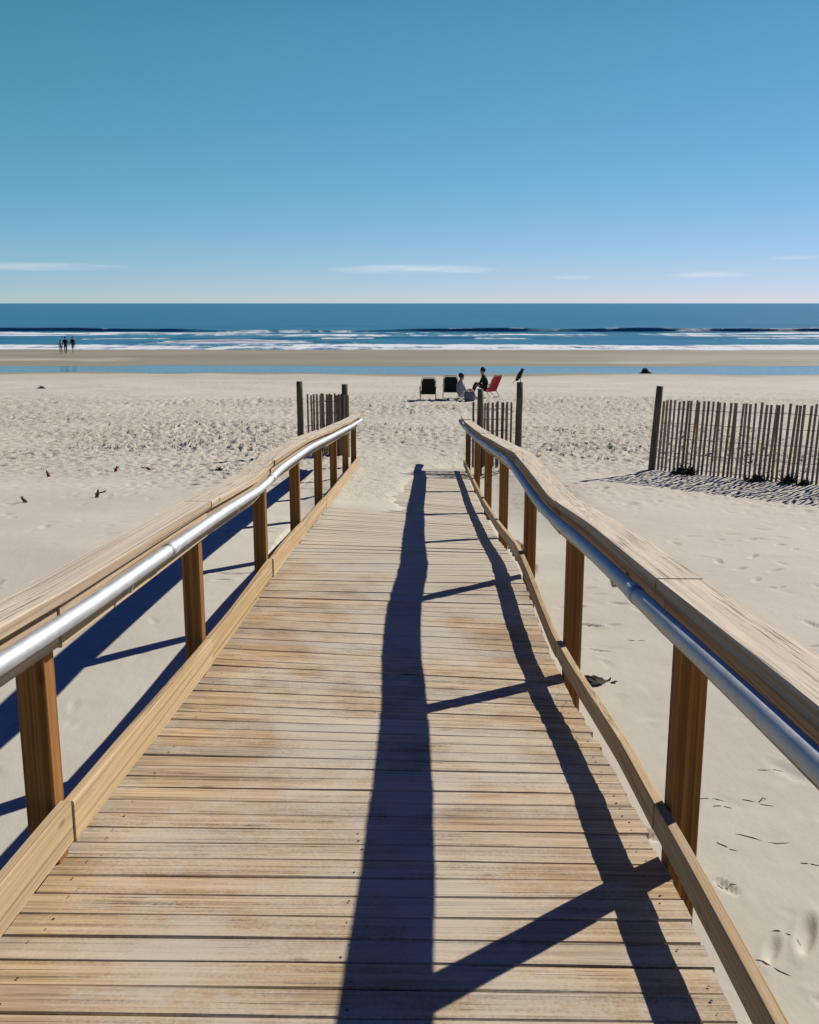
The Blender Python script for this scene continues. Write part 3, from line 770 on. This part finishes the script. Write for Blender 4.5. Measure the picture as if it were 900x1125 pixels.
# seaweed clumps
def weed(x, y, w, h, n, label, group=None, mat='weed', flat=0.0):
    z = gz(x, y); mb = MB()
    mb.ellipsoid((x, y, z + h * 0.15), (w * 0.27, w * 0.22, h * 0.42), n=12, m=7, jit=0.3)
    for i in range(n):
        a = random.uniform(0, 2 * math.pi); r = w * 0.5 * math.sqrt(random.random())
        p = Vector((x + r * math.cos(a), y + 0.6 * r * math.sin(a), z - 0.01)); hh = 1.35 * h * random.uniform(0.35, 1.0) * (1 - 0.5 * r / w); path = [p]
        d = Vector((random.gauss(0, .5), random.gauss(0, .5), 1 - flat)).normalized()
        for k in range(4):
            d = (d + Vector((random.gauss(0, .45), random.gauss(0, .45), random.gauss(-.1, .3)))).normalized()
            p = p + d * hh / 4; path.append(p)
        mb.tube(path, [0.010, 0.009, 0.007, 0.005, 0.002], 5)
    o = mb.build('seaweed_clump', M[mat], None, (x, y, z)); return tag(o, label, 'seaweed', group)
gw = 'clumps of dark seaweed along the fence'
weed(3.90, 15.02, 0.26, 0.16, 90, 'dark seaweed clump at the fence foot nearest the big leaning post', gw)
weed(4.02, 14.86, 0.10, 0.20, 30, 'small spiky tuft of seaweed just right of the clump by the leaning post', gw)
weed(4.72, 13.98, 0.36, 0.14, 70, 'loose wide tangle of seaweed caught midway along the fence', gw)
weed(5.0, 13.62, 0.15, 0.19, 60, 'tall pointed seaweed clump at the fence foot, left of a lower rounded one', gw)
weed(5.16, 13.45, 0.15, 0.12, 60, 'low rounded seaweed clump at the fence foot beside a tall pointed one', gw)
weed(1.02, 5.78, 0.30, 0.05, 60, 'flat scrap of dark seaweed lying on the sand outside the right railing', None, flat=0.75)
weed(-3.25, 15.7, 0.17, 0.13, 50, 'dark round seaweed lump on the sand behind the left railing', None)
weed(-17.9, 46.8, 0.3, 0.2, 40, 'far dark seaweed lump alone on the left upper beach', None)

# wet dark stone by the runnel
rx, ry = 16.1, 73.6; rz_ = gz(rx, ry); mb = MB()
mb.ellipsoid((rx, ry, rz_ + 0.12), (0.26, 0.22, 0.27), n=14, m=8, jit=0.12)
mb.ellipsoid((rx + 0.3, ry + 0.05, rz_ + 0.02), (0.2, 0.18, 0.10), n=12, m=7, jit=0.14)
mb.ellipsoid((rx - 0.28, ry, rz_ + 0.01), (0.15, 0.15, 0.07), n=12, m=7, jit=0.14)
o = mb.build('rock', M['rock'], None, (rx, ry, rz_)); tag(o, 'dark wet rock at the near edge of the tidal pool', 'rock')

# twigs standing in the sand on the left
def twig(x, y, h, lean, mat, label, group):
    z = gz(x, y); mb = MB()
    path = [(x, y, z - 0.05)]; p = Vector((x, y, z - 0.03)); d = Vector((lean[0], lean[1], 1)).normalized()
    for k in range(5):
        p = p + d * h / 5; d = (d + Vector((random.gauss(0, .12), random.gauss(0, .12), 0))).normalized(); path.append(p.copy())
    mb.tube(path, [0.024, 0.026, 0.024, 0.02, 0.014, 0.005], 6)
    q = Vector(path[3]); mb.tube([q, q + Vector((lean[0] * .2 + .02, 0.02, .02)), q + Vector((lean[0] * .2 + .03, 0.02, .04))], [.011, .009, .004], 5)
    q = Vector(path[2]); mb.tube([q, q + Vector((-.02, 0.0, .02)), q + Vector((-.03, 0.0, .035))], [.011, .009, .004], 5)
    tag(mb.build('twig', M[mat], None, (x, y, z)), label, 'twig', group)
gt = 'twigs sticking out of the sand left of the boardwalk'
twig(-4.9, 12.05, 0.13, (-0.2, 0), 'darktwig', 'short dark twig in the sand, leftmost of the standing twigs', gt)
twig(-5.75, 15.1, 0.16, (-0.25, 0), 'redtwig', 'reddish twig leaning left beside the footprints at the far left', gt)
twig(-4.18, 12.5, 0.14, (0.35, 0), 'darktwig', 'dark twig leaning right on smooth sand, nearest the left railing of the dark ones', gt)
twig(-4.95, 15.8, 0.13, (0.05, 0), 'redtwig', 'short upright reddish twig midway between two other red twigs', gt)
twig(-4.40, 15.9, 0.11, (-0.7, 0), 'redtwig', 'reddish twig lying almost flat, rightmost of the red ones', gt)

for k, (x, y, L_, a) in enumerate(((1.71, 4.59, .16, -.3), (1.34, 4.29, .15, -.35), (1.37, 4.22, .10, -.1), (1.54, 4.26, .16, -.25), (1.46, 3.94, .26, -.2), (1.29, 3.88, .12, -.9),
                                   (1.21, 3.60, .08, -.1), (1.59, 3.75, .09, -.5), (1.33, 3.29, .12, -.45), (1.22, 3.11, .14, -.6), (1.93, 6.89, .2, -.1), (2.91, 7.95, .2, .1), (1.47, 6.58, .16, -.3))):
    mb = MB(); path = []; z0 = gz(x, y)
    for i in range(7):
        u = (i / 6 - .5) * L_; q = (x + u * math.cos(a) + random.gauss(0, .004), y + u * math.sin(a) + .05 * L_ * math.sin(5 * u / L_ + k) * 2)
        path.append((q[0], q[1], gz(*q) + 0.0012 - 0.004 * (i % 3 == 0)))
    mb.tube(path, [.0006, .0016, .0024, .0022, .0018, .0012, .0005], 5)
    if k in (3,): mb.tube([path[3], (path[3][0] + .03, path[3][1] + .03, path[3][2] + .012), (path[3][0] + .05, path[3][1] + .035, path[3][2] + .004)], [.003, .0025, .001], 5)
    tag(mb.build('dried_stem', M['darktwig'], None, (x, y, z0)), 'thin dark dried stem lying on the smooth sand to the right of the boardwalk', 'stem', 'dried stems scattered on the sand right of the boardwalk')

# ------------------------------------------------------------------ sky, sun, camera
SUN = Vector((1.05, 0.95, 1.0)).normalized()
EL = math.asin(SUN.z); AZ = math.atan2(SUN.x, SUN.y)
wd = bpy.data.worlds.new('World'); scene.world = wd; wd.use_nodes = True
t = wd.node_tree; t.nodes.clear()
def wn(k, **kw):
    n = t.nodes.new(k)
    for a, b in kw.items(): setattr(n, a, b)
    return n
out = wn('ShaderNodeOutputWorld'); bg = wn('ShaderNodeBackground'); t.links.new(bg.outputs[0], out.inputs[0])
sky = wn('ShaderNodeTexSky', sky_type='NISHITA'); sky.sun_disc = False
sky.sun_elevation = EL; sky.sun_rotation = AZ; sky.altitude = 0; sky.air_density = 0.6; sky.dust_density = 0.0; sky.ozone_density = 1.0
bg.inputs['Strength'].default_value = 0.06
tc = wn('ShaderNodeTexCoord'); sp = wn('ShaderNodeSeparateXYZ'); t.links.new(tc.outputs['Generated'], sp.inputs[0])
def wm(op, a, b=None, c=None):
    n = wn('ShaderNodeMath', operation=op)
    for i, v in enumerate((a, b, c)):
        if v is None: continue
        if isinstance(v, bpy.types.NodeSocket): t.links.new(v, n.inputs[i])
        else: n.inputs[i].default_value = v
    return n.outputs[0]
az = wm('ARCTAN2', sp.outputs['X'], sp.outputs['Y']); el = wm('ARCSINE', sp.outputs['Z'])
cmb = wn('ShaderNodeCombineXYZ'); t.links.new(wm('MULTIPLY', az, 9), cmb.inputs[0]); t.links.new(wm('MULTIPLY', el, 120), cmb.inputs[1])
nz = wn('ShaderNodeTexNoise'); nz.inputs['Scale'].default_value = 1.6; nz.inputs['Detail'].default_value = 6; nz.inputs['Roughness'].default_value = 0.6
t.links.new(cmb.outputs[0], nz.inputs['Vector'])
cloud = None
for u, v, hw, hh, op in ((60, 295, 105, 5.0, .6), (455, 296, 100, 5.5, 1.0), (762, 303, 46, 3.5, .8), (845, 286, 28, 2.5, .5), (622, 305, 26, 2.5, .5)):
    a0 = (u - 450) / 1100 - 0.0142; e0 = math.atan((562.5 - v) / 1100) - math.atan(229.5 / 1100)
    dx = wm('MULTIPLY', wm('SUBTRACT', az, a0), 1100 / hw); dy = wm('MULTIPLY', wm('SUBTRACT', el, e0), 1100 / hh)
    d = wm('ADD', wm('MULTIPLY', dx, dx), wm('MULTIPLY', dy, dy))
    m = wm('MULTIPLY', wm('MAXIMUM', wm('SUBTRACT', 1.0, d), 0.0), op)
    cloud = m if cloud is None else wm('MAXIMUM', cloud, m)
mr = wn('ShaderNodeMapRange'); t.links.new(nz.outputs['Fac'], mr.inputs[0]); mr.inputs[1].default_value = 0.32; mr.inputs[2].default_value = 0.62
cf = wm('MULTIPLY', wm('MULTIPLY', cloud, mr.outputs[0]), 0.62)
# Nishita sky regraded per channel; zenith tinted dark navy to cut fill in shadows
srgb = wn('ShaderNodeSeparateColor'); t.links.new(sky.outputs[0], srgb.inputs[0])
crgb = wn('ShaderNodeCombineColor')
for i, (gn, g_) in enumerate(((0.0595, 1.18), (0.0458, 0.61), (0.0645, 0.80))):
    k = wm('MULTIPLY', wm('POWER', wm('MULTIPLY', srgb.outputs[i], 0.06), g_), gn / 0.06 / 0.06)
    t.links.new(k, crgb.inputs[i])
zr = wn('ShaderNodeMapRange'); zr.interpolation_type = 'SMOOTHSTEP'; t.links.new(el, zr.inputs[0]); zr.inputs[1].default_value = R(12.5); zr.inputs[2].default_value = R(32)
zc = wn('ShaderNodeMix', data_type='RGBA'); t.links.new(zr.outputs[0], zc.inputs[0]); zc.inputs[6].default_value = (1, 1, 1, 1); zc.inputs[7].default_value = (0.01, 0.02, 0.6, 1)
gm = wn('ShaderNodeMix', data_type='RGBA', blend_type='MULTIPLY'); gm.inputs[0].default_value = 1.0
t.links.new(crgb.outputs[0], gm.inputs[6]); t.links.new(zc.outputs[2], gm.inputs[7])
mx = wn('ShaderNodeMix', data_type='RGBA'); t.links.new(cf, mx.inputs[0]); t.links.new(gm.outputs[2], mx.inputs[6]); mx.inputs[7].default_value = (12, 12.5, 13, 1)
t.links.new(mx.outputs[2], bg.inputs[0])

sl = bpy.data.lights.new('sun', 'SUN'); sl.energy = 5.0; sl.angle = R(0.53); sl.color = (1.0, 0.955, 0.865)
so = bpy.data.objects.new('sun', sl); col.objects.link(so); so.location = SUN * 50
so.rotation_euler = SUN.to_track_quat('Z', 'Y').to_euler()

cd = bpy.data.cameras.new('camera'); cam = bpy.data.objects.new('camera', cd); col.objects.link(cam)
cd.sensor_fit = 'HORIZONTAL'; cd.sensor_width = 36.0; cd.lens = 44.0; cd.clip_start = 0.05; cd.clip_end = 60000
cam.location = (0, 0, 0)
pitch = math.atan(229.5 / 1100)
cam.rotation_euler = (math.pi / 2 - pitch, 0, R(0.8158))
scene.camera = cam
vs = scene.view_settings; vs.view_transform = 'Standard'; vs.look = 'None'; vs.exposure = 0.16; vs.gamma = 1.0; vs.use_curve_mapping = False
scene.render.engine = 'CYCLES'
scene.cycles.max_bounces = 6; scene.cycles.use_denoising = True
